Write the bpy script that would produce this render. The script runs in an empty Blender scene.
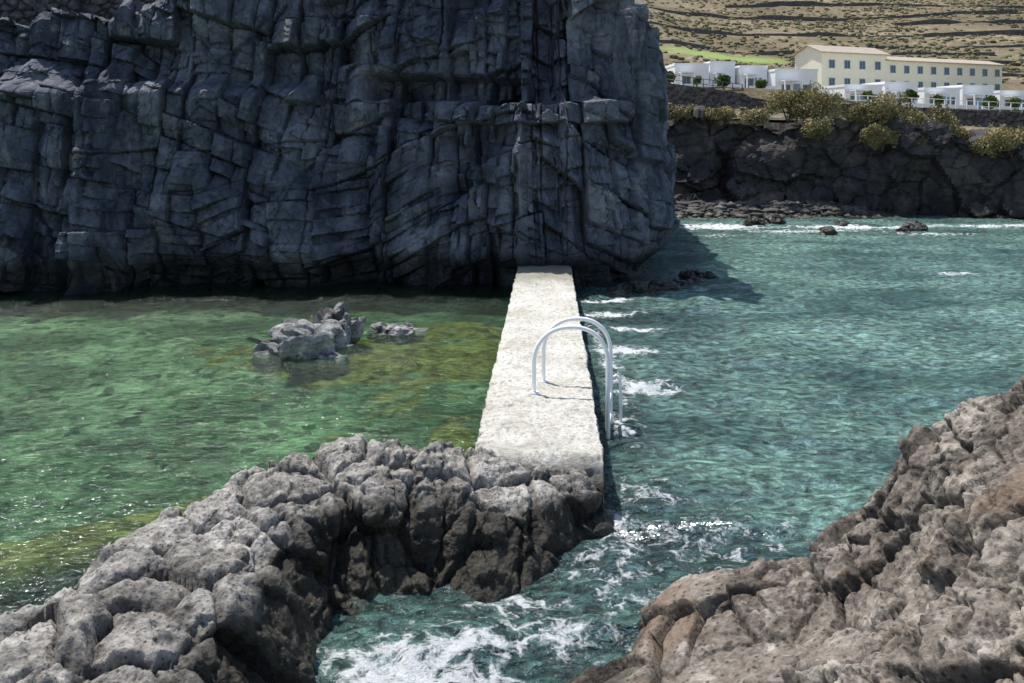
import bpy, math
import numpy as np
from mathutils import Vector

rng = np.random.default_rng(11)
scene = bpy.context.scene
COL = scene.collection
CAMH = 4.1

# ------------------------------------------------------------------ noise
def hsh(ix, iy, iz, seed):
    h = (ix * 73856093) ^ (iy * 19349663) ^ (iz * 83492791) ^ (seed * 2654435761)
    h = h & 0xffffffff
    h = ((h ^ (h >> 16)) * 0x45d9f3b) & 0xffffffff
    h = ((h ^ (h >> 16)) * 0x45d9f3b) & 0xffffffff
    h = h ^ (h >> 16)
    return h.astype(np.float64) / 4294967296.0

def vnoise(P, seed=0):
    I = np.floor(P).astype(np.int64); F = P - I
    U = F * F * F * (F * (F * 6 - 15) + 10)
    r = 0
    for dx in (0, 1):
        wx = U[:, 0] if dx else 1 - U[:, 0]
        for dy in (0, 1):
            wy = U[:, 1] if dy else 1 - U[:, 1]
            for dz in (0, 1):
                wz = U[:, 2] if dz else 1 - U[:, 2]
                r = r + wx * wy * wz * hsh(I[:, 0] + dx, I[:, 1] + dy, I[:, 2] + dz, seed)
    return r * 2 - 1

def fbm(P, octv=4, seed=0, gain=0.5):
    a, s, r = 1.0, 0.0, 0
    Q = P.copy()
    for o in range(octv):
        r = r + a * vnoise(Q, seed + o * 17)
        s += a
        a *= gain
        Q = Q * 2.03 + 11.3
    return r / s

def ridged(P, octv=4, seed=0):
    a, s, r = 1.0, 0.0, 0
    Q = P.copy()
    for o in range(octv):
        r = r + a * (1 - 2 * np.abs(vnoise(Q, seed + o * 17)))
        s += a; a *= 0.5; Q = Q * 2.1 + 5.3
    return r / s

def voro(P, seed=0):
    I = np.floor(P).astype(np.int64)
    n = len(P)
    F1 = np.full(n, 9.0); F2 = np.full(n, 9.0)
    C = np.zeros((n, 3)); R = np.zeros((n, 3))
    for dx in (-1, 0, 1):
        for dy in (-1, 0, 1):
            for dz in (-1, 0, 1):
                a, b, c = I[:, 0] + dx, I[:, 1] + dy, I[:, 2] + dz
                jx, jy, jz = hsh(a, b, c, seed), hsh(a, b, c, seed + 1), hsh(a, b, c, seed + 2)
                cx, cy, cz = a + jx, b + jy, c + jz
                d = np.sqrt((P[:, 0] - cx) ** 2 + (P[:, 1] - cy) ** 2 + (P[:, 2] - cz) ** 2)
                closer = d < F1
                F2 = np.where(closer, F1, np.minimum(F2, d))
                F1 = np.where(closer, d, F1)
                C[closer, 0] = cx[closer]; C[closer, 1] = cy[closer]; C[closer, 2] = cz[closer]
                R[closer, 0] = jx[closer]; R[closer, 1] = jy[closer]; R[closer, 2] = jz[closer]
    return F1, F2, R, P - C

def facets(P, seed, off=1.0, tilt=0.8):
    F1, F2, R, V = voro(P, seed)
    R2 = np.modf(R * 7.31)[0] * 2 - 1
    d = off * (R[:, 0] - 0.5) + tilt * (V * R2).sum(1)
    return d, F2 - F1, F1

def columns(s, z, w, h, seed, off=1.0, tilt=0.5, lean_=0.45):
    """jointed basalt: irregular vertical columns cut into blocks by cross joints"""
    def cell(v, key, sd):
        i = np.floor(v).astype(np.int64); o = np.zeros_like(i)
        B = lambda k: k + 0.80 * hsh(k, key, o, sd)
        i = np.where(v < B(i), i - 1, i)
        b0, b1 = B(i), B(i + 1)
        return i, (v - b0) / (b1 - b0), (b1 - b0)
    zero = np.zeros(len(s), dtype=np.int64)
    ci, cx, cw = cell(s / w, zero, seed)
    zo = 9 * hsh(ci, zero, zero, seed + 5)
    lean = (hsh(ci, zero, zero, seed + 6) - 0.5) * lean_
    zz = z / h + zo + lean * (cx - 0.5) * w / h * 2
    ri, rz, rh = cell(zz, ci, seed + 1)
    o = hsh(ci, ri, zero, seed + 2) - 0.5; oc = hsh(ci, zero, zero, seed + 8) - 0.5
    tx = hsh(ci, ri, zero, seed + 3) * 2 - 1; tz = hsh(ci, ri, zero, seed + 4) * 1.8 - 0.7
    x0 = 0.3 + 0.4 * hsh(ci, zero, zero, seed + 7)
    prism = -np.where(cx < x0, (x0 - cx) / x0, (cx - x0) / (1 - x0)) ** 1.0 * 0.5
    d = off * (0.8 * o + 0.7 * oc) + w * (tilt * tx * (cx - 0.5) + prism * 0.5) - tilt * tz * (rz - 0.5) * min(h, w * 1.5)
    ex = np.minimum(cx, 1 - cx) * cw * w; ez = np.minimum(rz, 1 - rz) * rh * h
    return d, ex, ez

def sstep(a, b, x):
    t = np.clip((x - a) / (b - a), 0, 1)
    return t * t * (3 - 2 * t)

# ------------------------------------------------------------------ mesh helpers
def make_mesh(name, V, F, mats=(), smooth=False, attrs=None, parent=None, fmat=None):
    me = bpy.data.meshes.new(name)
    if isinstance(F, np.ndarray):
        k = F.shape[1]
        me.vertices.add(len(V)); me.vertices.foreach_set("co", np.ascontiguousarray(V, dtype=np.float32).ravel())
        me.loops.add(F.size); me.loops.foreach_set("vertex_index", np.ascontiguousarray(F, dtype=np.int32).ravel())
        me.polygons.add(len(F)); me.polygons.foreach_set("loop_start", np.arange(0, F.size, k, dtype=np.int32))
        me.update(calc_edges=True)
        me.validate()
    else:
        me.from_pydata([tuple(v) for v in V], [], F)
        me.update()
    for m in mats:
        me.materials.append(m)
    me.polygons.foreach_set("use_smooth", np.full(len(me.polygons), bool(smooth)))
    if fmat is not None:
        me.polygons.foreach_set("material_index", np.asarray(fmat, dtype=np.int32))
    if attrs:
        for k2, a in attrs.items():
            at = me.attributes.new(k2, 'FLOAT', 'POINT')
            at.data.foreach_set("value", np.ascontiguousarray(a, dtype=np.float32).ravel())
    ob = bpy.data.objects.new(name, me)
    COL.objects.link(ob)
    if parent is not None:
        ob.parent = parent
    return ob

def grid_faces(n, m, flip=False):
    idx = np.arange(n * m).reshape(n, m)
    a, b, c, d = idx[:-1, :-1], idx[:-1, 1:], idx[1:, 1:], idx[1:, :-1]
    F = np.stack([a, b, c, d], -1).reshape(-1, 4)
    return F[:, ::-1].copy() if flip else F

def grid_normals(P):
    du = np.gradient(P, axis=1); dv = np.gradient(P, axis=0)
    N = np.cross(du, dv)
    N /= (np.linalg.norm(N, axis=-1, keepdims=True) + 1e-9)
    return N

def box_vf(x0, x1, y0, y1, z0, z1):
    V = [(x0, y0, z0), (x1, y0, z0), (x1, y1, z0), (x0, y1, z0), (x0, y0, z1), (x1, y0, z1), (x1, y1, z1), (x0, y1, z1)]
    F = [[0, 3, 2, 1], [4, 5, 6, 7], [0, 1, 5, 4], [1, 2, 6, 5], [2, 3, 7, 6], [3, 0, 4, 7]]
    return V, F

def boxes(name, lst, mats, parent=None, fm=None):
    V, F, M = [], [], []
    for i, b in enumerate(lst):
        v, f = box_vf(*b)
        o = len(V); V += v; F += [[q + o for q in g] for g in f]
        M += [fm[i] if fm else 0] * 6
    return make_mesh(name, V, F, mats, parent=parent, fmat=M)

def tube(name, pts, r, mat, parent=None, seg=14):
    pts = np.array(pts, float)
    n = len(pts)
    T = np.gradient(pts, axis=0); T /= np.linalg.norm(T, axis=1, keepdims=True)
    up = np.array([0, 1.0, 0]) if abs(T[0][1]) < 0.9 else np.array([1.0, 0, 0])
    V = []
    u = up - T[0] * np.dot(up, T[0]); u /= np.linalg.norm(u)
    ang = np.linspace(0, 2 * np.pi, seg, endpoint=False)
    for i in range(n):
        u = u - T[i] * np.dot(u, T[i]); u /= np.linalg.norm(u)
        w = np.cross(T[i], u)
        rr = r[i] if hasattr(r, '__len__') else r
        for a in ang:
            V.append(pts[i] + rr * (math.cos(a) * u + math.sin(a) * w))
    F = []
    for i in range(n - 1):
        for j in range(seg):
            k = (j + 1) % seg
            F.append([i * seg + j, i * seg + k, (i + 1) * seg + k, (i + 1) * seg + j])
    F.append(list(range(seg))[::-1]); F.append([(n - 1) * seg + j for j in range(seg)])
    return make_mesh(name, V, F, [mat], smooth=True, parent=parent)

def empty(name, loc, rotz=0):
    e = bpy.data.objects.new(name, None)
    e.empty_display_size = 0.3
    e.location = loc; e.rotation_euler = (0, 0, rotz)
    COL.objects.link(e)
    return e

def tag(o, label=None, cat=None, group=None, kind=None):
    if label: o["label"] = label
    if cat: o["category"] = cat
    if group: o["group"] = group
    if kind: o["kind"] = kind
    return o

# ------------------------------------------------------------------ node helpers
class NT:
    def __init__(s, name):
        s.m = bpy.data.materials.new(name); s.m.use_nodes = True
        s.t = s.m.node_tree; s.t.nodes.clear()
        s.out = s.t.nodes.new('ShaderNodeOutputMaterial')
        s.co = s.t.nodes.new('ShaderNodeTexCoord').outputs['Object']
    def put(s, sock, v):
        if isinstance(v, bpy.types.NodeSocket): s.t.links.new(v, sock)
        else:
            if isinstance(v, tuple) and len(v) == 3 and sock.type == 'RGBA': v = (*v, 1)
            sock.default_value = v
    def n(s, typ, ins=None, **props):
        nd = s.t.nodes.new('ShaderNode' + typ)
        for k, v in props.items(): setattr(nd, k, v)
        for k, v in (ins or {}).items(): s.put(nd.inputs[k], v)
        return nd
    def noise(s, scale, detail=5, rough=0.55, vec=None, dist=0.0):
        return s.n('TexNoise', {'Vector': vec or s.co, 'Scale': scale, 'Detail': detail, 'Roughness': rough, 'Distortion': dist}).outputs['Fac']
    def vor(s, scale, feature='F1', vec=None, out='Distance', rnd=1.0):
        return s.n('TexVoronoi', {'Vector': vec or s.co, 'Scale': scale, 'Randomness': rnd}, feature=feature).outputs[out]
    def math(s, op, a, b=0.0, c=0.0, clamp=False):
        nd = s.t.nodes.new('ShaderNodeMath'); nd.operation = op; nd.use_clamp = clamp
        s.put(nd.inputs[0], a); s.put(nd.inputs[1], b); s.put(nd.inputs[2], c)
        return nd.outputs[0]
    def rmap(s, v, a, b, c=0.0, d=1.0, smooth=False):
        nd = s.n('MapRange', {'Value': v, 'From Min': a, 'From Max': b, 'To Min': c, 'To Max': d})
        if smooth: nd.interpolation_type = 'SMOOTHSTEP'
        return nd.outputs['Result']
    def mix(s, f, a, b, blend='MIX'):
        nd = s.t.nodes.new('ShaderNodeMix'); nd.data_type = 'RGBA'; nd.blend_type = blend
        s.put(nd.inputs[0], f); s.put(nd.inputs[6], a); s.put(nd.inputs[7], b)
        return nd.outputs[2]
    def ramp(s, f, stops):
        nd = s.t.nodes.new('ShaderNodeValToRGB'); e = nd.color_ramp.elements
        while len(e) < len(stops): e.new(0.5)
        for i, (p, c) in enumerate(stops):
            e[i].position = p; e[i].color = (*c, 1)
        s.put(nd.inputs[0], f)
        return nd.outputs[0]
    def mapv(s, scale=(1, 1, 1), loc=(0, 0, 0), rot=(0, 0, 0), vec=None):
        return s.n('Mapping', {'Vector': vec or s.co, 'Scale': scale, 'Location': loc, 'Rotation': rot}).outputs[0]
    def warp(s, sc, amt, detail=3.0):
        nz = s.n('TexNoise', {'Vector': s.co, 'Scale': sc, 'Detail': detail}).outputs['Color']
        k = s.n('VectorMath', {0: nz, 1: amt}, operation='MULTIPLY').outputs[0]
        return s.n('VectorMath', {0: s.co, 1: k}, operation='ADD').outputs[0]
    def bump(s, h, dist, strength=1.0, normal=None):
        ins = {'Height': h, 'Distance': dist, 'Strength': strength}
        if normal: ins['Normal'] = normal
        return s.n('Bump', ins).outputs[0]
    def attr(s, name):
        return s.n('Attribute', attribute_name=name).outputs['Fac']
    def bsdf(s, col, rough=0.8, normal=None, spec=0.3, metal=0.0):
        ins = {'Base Color': col, 'Roughness': rough, 'Specular IOR Level': spec, 'Metallic': metal}
        if normal: ins['Normal'] = normal
        return s.n('BsdfPrincipled', ins).outputs[0]
    def fin(s, sh):
        s.t.links.new(sh, s.out.inputs['Surface']); return s.m
    def z(s):
        return s.n('SeparateXYZ', {'Vector': s.co}).outputs['Z']

def rock_mat(name, cols, s1, s2, bdist, wet=(0.05, 0.45), wetk=0.4, dust=None, spots=None, dustr=(0.55, 0.68), ct=(0.42, 1.4), wr=0.35, pits=0.0):
    t = NT(name)
    n1 = t.noise(s1, 5, 0.6)
    c = t.ramp(n1, [(0.32, cols[0]), (0.5, cols[1]), (0.68, cols[2])])
    n2 = t.noise(s2, 7, 0.72)
    c = t.mix(1.0, c, t.ramp(n2, [(0.34, (ct[0],) * 3), (0.66, (ct[1],) * 3)]), 'MULTIPLY')
    if dust:
        n3 = t.noise(s1 * 2.3, 7, 0.75)
        c = t.mix(t.rmap(n3, *dustr), c, dust)
    if spots:
        n4 = t.noise(s1 * 0.8, 4, 0.6, vec=t.mapv(loc=(7, 3, 1)))
        c = t.mix(t.rmap(n4, 0.55, 0.65, 0, 0.7), c, spots)
    if pits:
        c = t.mix(t.rmap(t.vor(pits), 0.12, 0.34, 0.8, 0.0), c, (0.03, 0.026, 0.022))
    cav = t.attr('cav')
    c = t.mix(t.rmap(cav, 0.0, 1.0, 0.8, 0.0), c, (0.015, 0.014, 0.013))  # crevice shade painted in: colour goes near black along cracks
    zz = t.math('ADD', t.z(), t.math('MULTIPLY', t.math('SUBTRACT', n1, 0.5), 0.9))
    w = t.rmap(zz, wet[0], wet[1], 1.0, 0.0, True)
    w = t.math('MAXIMUM', w, t.attr('wet_shade'))  # waterline wetness joined by the painted shade of the ridge front
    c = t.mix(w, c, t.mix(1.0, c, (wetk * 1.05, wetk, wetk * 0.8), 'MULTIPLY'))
    h = t.math('ADD', n2, t.math('MULTIPLY', t.vor(s2 * 2.0), 0.35))
    h = t.math('ADD', h, t.math('MULTIPLY', t.noise(s2 * 5, 3, 0.7), 0.3))
    return t.fin(t.bsdf(c, t.rmap(w, 0, 1, 0.85, wr), t.bump(h, bdist), 0.35))

def plain(name, col, rough=0.6, var=0.15, sc=3.0, bd=0.0, spec=0.3):
    t = NT(name)
    k = t.rmap(t.noise(sc, 5), 0.3, 0.7, 1 - var, 1 + var * 0.4)
    c = t.mix(1.0, (*col, 1), t.n('CombineColor', {0: k, 1: k, 2: k}).outputs[0], 'MULTIPLY')
    nrm = t.bump(t.noise(sc * 8, 5), bd) if bd else None
    return t.fin(t.bsdf(c, rough, nrm, spec))

# ------------------------------------------------------------------ materials
M_cliff = rock_mat("basalt_cliff_rock", [(0.05, 0.060, 0.082), (0.105, 0.117, 0.147), (0.22, 0.23, 0.26)], 0.55, 4.5, 0.03,
                   wet=(0.3, 1.5), wetk=0.2, dust=(0.22, 0.215, 0.21), ct=(0.55, 1.3), wr=0.6)
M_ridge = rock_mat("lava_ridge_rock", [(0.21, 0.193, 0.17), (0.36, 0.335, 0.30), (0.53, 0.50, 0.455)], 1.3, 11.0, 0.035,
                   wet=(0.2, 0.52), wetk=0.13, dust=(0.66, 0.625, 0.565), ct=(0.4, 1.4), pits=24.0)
M_near = rock_mat("scoria_rock", [(0.13, 0.108, 0.088), (0.27, 0.232, 0.192), (0.43, 0.385, 0.33)], 1.3, 14.0, 0.03,
                  wet=(0.05, 0.42), wetk=0.2, dust=(0.56, 0.51, 0.44), spots=(0.21, 0.14, 0.09), ct=(0.45, 1.4), pits=17.0)
M_islet = rock_mat("islet_rock", [(0.13, 0.13, 0.128), (0.28, 0.275, 0.265), (0.50, 0.49, 0.47)], 2.0, 9.0, 0.02, wet=(-0.22, 0.06), wetk=0.25)
M_far = rock_mat("far_cliff_rock", [(0.04, 0.037, 0.04), (0.075, 0.067, 0.065), (0.15, 0.12, 0.10)], 0.4, 2.2, 0.12, wet=(0.1, 0.9), wetk=0.45)
M_boulder = rock_mat("boulder_rock", [(0.05, 0.05, 0.05), (0.10, 0.095, 0.09), (0.17, 0.16, 0.15)], 1.0, 6.0, 0.03, wet=(0.1, 0.5), wetk=0.5)
M_drywall = rock_mat("dry_stone", [(0.08, 0.075, 0.075), (0.12, 0.11, 0.11), (0.18, 0.165, 0.155)], 1.6, 6.0, 0.03, wet=(-9, -8))

t = NT("weathered_concrete")
n1 = t.noise(1.3, 6, 0.6); n2 = t.noise(16, 8, 0.75); n3 = t.noise(45, 3, 0.6)
c = t.ramp(n1, [(0.3, (0.56, 0.53, 0.455)), (0.5, (0.71, 0.685, 0.61)), (0.7, (0.84, 0.82, 0.75))])
c = t.mix(t.rmap(n2, 0.48, 0.64, 0.0, 0.75), c, (0.24, 0.22, 0.185))
c = t.mix(t.rmap(t.vor(26), 0.0, 0.28, 0.85, 0.0), c, (0.09, 0.085, 0.08))
c = t.mix(t.rmap(t.vor(9), 0.0, 0.2, 0.6, 0.0), c, (0.12, 0.11, 0.10))
c = t.mix(t.rmap(t.noise(2.4, 5, .65), 0.55, 0.70, 0, .6), c, (0.38, 0.335, 0.255))
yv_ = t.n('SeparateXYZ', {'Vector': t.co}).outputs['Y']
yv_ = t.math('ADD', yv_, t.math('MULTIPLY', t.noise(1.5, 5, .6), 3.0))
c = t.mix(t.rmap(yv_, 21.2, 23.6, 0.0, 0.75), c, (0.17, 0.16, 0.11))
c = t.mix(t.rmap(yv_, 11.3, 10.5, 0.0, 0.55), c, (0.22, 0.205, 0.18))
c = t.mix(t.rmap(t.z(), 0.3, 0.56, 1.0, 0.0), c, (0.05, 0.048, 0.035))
h = t.math('ADD', n2, t.math('MULTIPLY', n3, 0.5))
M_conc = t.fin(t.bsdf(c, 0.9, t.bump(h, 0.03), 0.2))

t = NT("seabed_ground")
vv = t.warp(1.5, (0.7, 0.7, 0.7))
st = t.mapv((0.95, 1.0, 1), vec=vv)
n1 = t.noise(0.4, 5, 0.6, vec=st)
n2 = t.noise(3.6, 7, 0.7, vec=st)
c = t.ramp(n1, [(0.34, (0.07, 0.10, 0.062)), (0.48, (0.17, 0.22, 0.145)), (0.62, (0.37, 0.43, 0.30))])
c = t.mix(1.0, c, t.ramp(n2, [(0.38, (0.35,) * 3), (0.5, (0.95,) * 3), (0.62, (1.4,) * 3)]), 'MULTIPLY')
pb = t.vor(2.6, vec=vv, out='Color')
stones = t.n('SeparateColor', {0: pb}).outputs[0]
c = t.mix(t.math('MULTIPLY', t.rmap(stones, 0.60, 0.68), t.rmap(t.vor(2.6, vec=vv), 0.42, 0.34, 0, 0.8)), c, (0.04, 0.052, 0.03))
c = t.mix(t.attr('reef'), c, t.ramp(n2, [(0.36, (0.06, 0.04, 0.014)), (0.5, (0.26, 0.185, 0.055)), (0.62, (0.48, 0.36, 0.13))]))
c = t.mix(t.attr('beach'), c, (0.08, 0.077, 0.075))
M_bed = t.fin(t.bsdf(c, 0.9, t.bump(n2, 0.10), 0.1))

def water(name, tint, d1, d2, mixd, rip, scl, grough):
    t = NT(name)
    st = t.mapv((0.75, 1.25, 1), rot=(0, 0, 0.3))
    a = t.noise(scl[0], 3, 0.5, vec=st, dist=0.4)
    b = t.noise(scl[1], 4, 0.62, vec=st, dist=0.6)
    c3 = t.noise(scl[2], 2, 0.6, vec=st, dist=0.3)
    h = t.math('ADD', t.math('MULTIPLY', a, rip[0]), t.math('ADD', t.math('MULTIPLY', b, rip[1]), t.math('MULTIPLY', c3, rip[2])))
    nb = t.bump(h, 1.0)
    tr = t.n('BsdfTransparent', {'Color': (*tint, 1)}).outputs[0]
    cc = t.ramp(t.noise(0.3, 5, 0.62, vec=st), [(0.38, d1), (0.62, d2)])
    cc = t.mix(1.0, cc, t.ramp(b, [(0.36, (0.25,) * 3), (0.5, (0.9,) * 3), (0.66, (2.1,) * 3)]), 'MULTIPLY')
    dk = t.attr('deep_shade')
    cc = t.mix(dk, cc, t.mix(1.0, cc, (0.20, 0.25, 0.26), 'MULTIPLY'))
    df = t.n('BsdfDiffuse', {'Color': cc, 'Normal': nb}).outputs[0]
    body = t.n('MixShader', {0: t.math('ADD', t.math('MULTIPLY', dk, 0.25), mixd), 1: tr, 2: df}).outputs[0]
    gl = t.n('BsdfGlossy', {'Color': (1, 1, 1, 1), 'Roughness': grough, 'Normal': nb}).outputs[0]
    fr = t.n('Fresnel', {'IOR': 1.38, 'Normal': nb}).outputs[0]
    w = t.n('MixShader', {0: fr, 1: body, 2: gl}).outputs[0]
    at = t.attr('foam')
    fv = t.warp(3.2, (0.4, 0.4, 0.0), 5.0)
    ed = t.vor(3.4, 'DISTANCE_TO_EDGE', vec=fv)
    ed2 = t.vor(11.0, 'DISTANCE_TO_EDGE', vec=fv)
    lace = t.math('ADD', t.rmap(ed, 0.0, 0.24, 0.6, 0.0), t.rmap(ed2, 0.0, 0.28, 0.4, 0.0))
    nn = t.noise(3.2, 9, 0.76, vec=fv)
    nf_ = t.noise(30, 3, 0.7)
    k = t.math('ADD', t.math('MULTIPLY', at, 1.4), t.math('ADD', t.math('MULTIPLY', lace, 0.6), t.math('MULTIPLY', t.math('SUBTRACT', nn, 0.5), 3.0)))
    k = t.math('ADD', k, t.math('MULTIPLY', t.math('SUBTRACT', nf_, 0.5), 0.8))
    fac = t.math('MULTIPLY', t.rmap(k, 0.9, 1.45, 0.0, 0.96, True), t.rmap(at, 0.02, 0.25, 0, 1))
    fd = t.bsdf((0.86, 0.89, 0.90, 1), 0.7, t.bump(t.math('ADD', nn, t.math('MULTIPLY', nf_, 0.3)), 0.12), 0.2)
    w = t.n('MixShader', {0: fac, 1: w, 2: fd}).outputs[0]
    return t.fin(w)

M_sea = water("sea_water_surface", (0.52, 0.76, 0.70), (0.075, 0.165, 0.155), (0.27, 0.47, 0.40), 0.58, (0.22, 0.15, 0.055), (1.9, 6.5, 17.0), 0.16)
M_pool = water("pool_water_surface", (0.66, 0.90, 0.74), (0.03, 0.085, 0.045), (0.05, 0.13, 0.075), 0.13, (0.06, 0.06, 0.018), (1.8, 6.0, 18.0), 0.10)

M_rail = plain("white_painted_steel", (0.98, 0.98, 0.98), 0.45, 0.02, 20, 0, 0.7)
M_white = plain("white_render", (0.95, 0.95, 0.94), 0.8, 0.04, 0.8)
M_cream = plain("cream_render", (0.96, 0.90, 0.68), 0.8, 0.05, 0.8)
M_roof = plain("tan_roof_tiles", (0.50, 0.42, 0.33), 0.8, 0.2, 2)
M_glass = plain("window_glass", (0.07, 0.10, 0.14), 0.15, 0.1, 2, 0, 0.6)
M_blue = plain("blue_painted_wood", (0.26, 0.36, 0.46), 0.5, 0.1, 3)
M_metal = plain("dark_railing_metal", (0.10, 0.11, 0.12), 0.5, 0.1, 3)
M_trunk = plain("bark", (0.12, 0.085, 0.06), 0.9, 0.3, 6, 0.02)

def leaf_mat(name, a, b):
    t = NT(name)
    c = t.mix(t.attr('tint'), (*a, 1), (*b, 1))
    return t.fin(t.bsdf(c, 0.8, None, 0.1))
M_leaf_dry = leaf_mat("dry_shrub_leaves", (0.15, 0.13, 0.055), (0.45, 0.38, 0.19))
M_leaf_green = leaf_mat("green_leaves", (0.05, 0.09, 0.025), (0.18, 0.25, 0.08))
M_scrub = leaf_mat("hill_scrub_leaves", (0.09, 0.09, 0.045), (0.22, 0.20, 0.115))

t = NT("dry_hill_soil")
n1 = t.noise(0.05, 7, 0.65); n2 = t.noise(0.8, 7, 0.7)
c = t.ramp(n1, [(0.35, (0.165, 0.125, 0.08)), (0.5, (0.26, 0.205, 0.135)), (0.65, (0.37, 0.30, 0.21))])
c = t.mix(1.0, c, t.ramp(n2, [(0.35, (0.65,) * 3), (0.65, (1.15,) * 3)]), 'MULTIPLY')
n3 = t.noise(0.35, 6, 0.7)
c = t.mix(t.rmap(n3, 0.46, 0.58, 0, 0.65), c, (0.15, 0.14, 0.075))
c = t.mix(t.math('MULTIPLY', t.attr('green'), t.rmap(n2, 0.3, 0.5, 0.7, 1)), c, (0.27, 0.38, 0.11))
M_hill = t.fin(t.bsdf(c, 0.95, t.bump(n2, 0.3), 0.1))

# ------------------------------------------------------------------ plan lines
RIDGE = np.array([  # x, y, crest z, front width, back width
    (-4.1, 2.0, 0.84, 2.2, 0.5), (-3.62, 4.2, 0.82, 2.1, 0.42), (-3.38, 5.6, 0.80, 1.95, 0.36), (-3.16, 6.5, 0.82, 1.85, 0.34), (-2.92, 7.4, 0.84, 1.75, 0.33),
    (-2.55, 8.25, 0.87, 1.68, 0.32), (-2.05, 8.75, 0.89, 1.70, 0.32), (-1.4, 9.0, 0.88, 1.70, 0.32), (-0.8, 9.1, 0.80, 1.50, 0.36),
    (-0.3, 9.12, 0.69, 1.32, 0.42), (0.2, 9.12, 0.62, 1.1, 0.45), (0.68, 9.1, 0.55, 0.50, 0.4)])

def line_info(X, Y):
    best = np.full(X.shape, 1e9); S = np.zeros(X.shape); Z = np.zeros(X.shape); W = np.zeros(X.shape); B = np.zeros(X.shape)
    for i in range(len(RIDGE) - 1):
        a, b = RIDGE[i], RIDGE[i + 1]
        d = b[:2] - a[:2]; L2 = (d ** 2).sum()
        k = np.clip(((X - a[0]) * d[0] + (Y - a[1]) * d[1]) / L2, 0, 1)
        dx = X - a[0] - k * d[0]; dy = Y - a[1] - k * d[1]
        dist = np.hypot(dx, dy)
        m = dist < best
        side = np.sign(d[0] * dy - d[1] * dx)
        best = np.where(m, dist, best); S = np.where(m, side, S)
        Z = np.where(m, a[2] + k * (b[2] - a[2]), Z); W = np.where(m, a[3] + k * (b[3] - a[3]), W); B = np.where(m, a[4] + k * (b[4] - a[4]), B)
    return best, S, Z, W, B

def lumpy(P, sc, A, seed):
    Pw = P + 0.13 * np.stack([fbm(P * 1.8, 4, seed + 5), fbm(P * 1.8, 4, seed + 6), fbm(P * 1.8, 4, seed + 7)], 1)
    f1, e1, c1 = facets(Pw * sc, seed, 1.0, 0.8)
    f2, e2, c2 = facets(Pw * sc * 2.4, seed + 31, 1.0, 0.9)
    f3, e3, _ = facets(Pw * sc * 5.5, seed + 61, 1.0, 0.9)
    g1 = sstep(0, 0.16, e1); g2 = sstep(0, 0.12, e2)
    br = 0.3 + 0.7 * sstep(-0.2, 0.3, fbm(P * 1.1, 2, seed + 71))
    d = A[0] * f1 + 0.065 * (g1 - 1) - 0.07 * c1 ** 2 + A[1] * f2 * br - 0.03 * c2 ** 2 + 0.025 * (g2 - 1) * br + 0.018 * f3 + A[2] * ridged(P * 2.6, 5, seed + 3) + A[3] * fbm(P * 12, 4, seed + 9, 0.65)
    cav = (0.3 + 0.7 * sstep(0, 0.10, e1)) * (1 - 0.4 * br * (1 - g2)) * (0.65 + 0.35 * sstep(-0.4, 0.2, ridged(P * 2.6, 5, seed + 3)))
    return d + 0.03, cav

# ------------------------------------------------------------------ ridge
nx, ny = 580, 530
xs = np.linspace(-6.0, 1.7, nx); ys = np.linspace(2.8, 10.2, ny)
X, Y = np.meshgrid(xs, ys)
q0 = np.stack([X.ravel(), Y.ravel(), 0 * X.ravel()], 1)
jit = (0.30 * fbm(q0 * 0.9, 3, 3) + 0.14 * fbm(q0 * 3.2, 2, 4)).reshape(X.shape)
d, S, Zc, W, B = line_info(X, Y)
r = np.clip(d + jit * sstep(0.3, 1.0, d) * np.where(S > 0, 0.5, 1), 0, None)
front = r / W; back = r / B
zf = np.interp(front, [0, 0.12, 0.36, 0.55, 0.72, 0.92, 1.15, 2.0], [1.0, 1.0, 0.88, 0.70, 0.24, -0.1, -0.7, -1.4])
zb = np.interp(back, [0, 0.3, 0.75, 1.0, 2.2, 4], [1.0, 0.95, 0.4, -0.1, -0.8, -1.6])
prof = np.where(S > 0, zb, zf)
Z = np.where(prof > 0, prof * Zc, prof * 0.8)
P = np.stack([X, Y, Z], -1)
N = grid_normals(P); Pf = P.reshape(-1, 3); Nf = N.reshape(-1, 3)
dd, cav = lumpy(Pf * np.array([1, 1, 0.6]), 1.75, (0.125, 0.055, 0.055, 0.026), 21)
fade = 1 - 0.35 * sstep(-0.4, 0.4, Pf[:, 0])
front_shade = (sstep(0.43, 0.60, front + 0.06 * fbm(q0 * 5, 2, 6).reshape(X.shape)) * (S <= 0)).ravel()  # shade painted on the wet front face, following the ridge profile
ridge = make_mesh("rock_ridge", Pf + Nf * (dd * fade)[:, None], grid_faces(ny, nx), [M_ridge], True, {'cav': cav, 'wet_shade': front_shade})
tag(ridge, "long blocky grey lava ridge closing the tidal pool", "rock")

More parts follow.
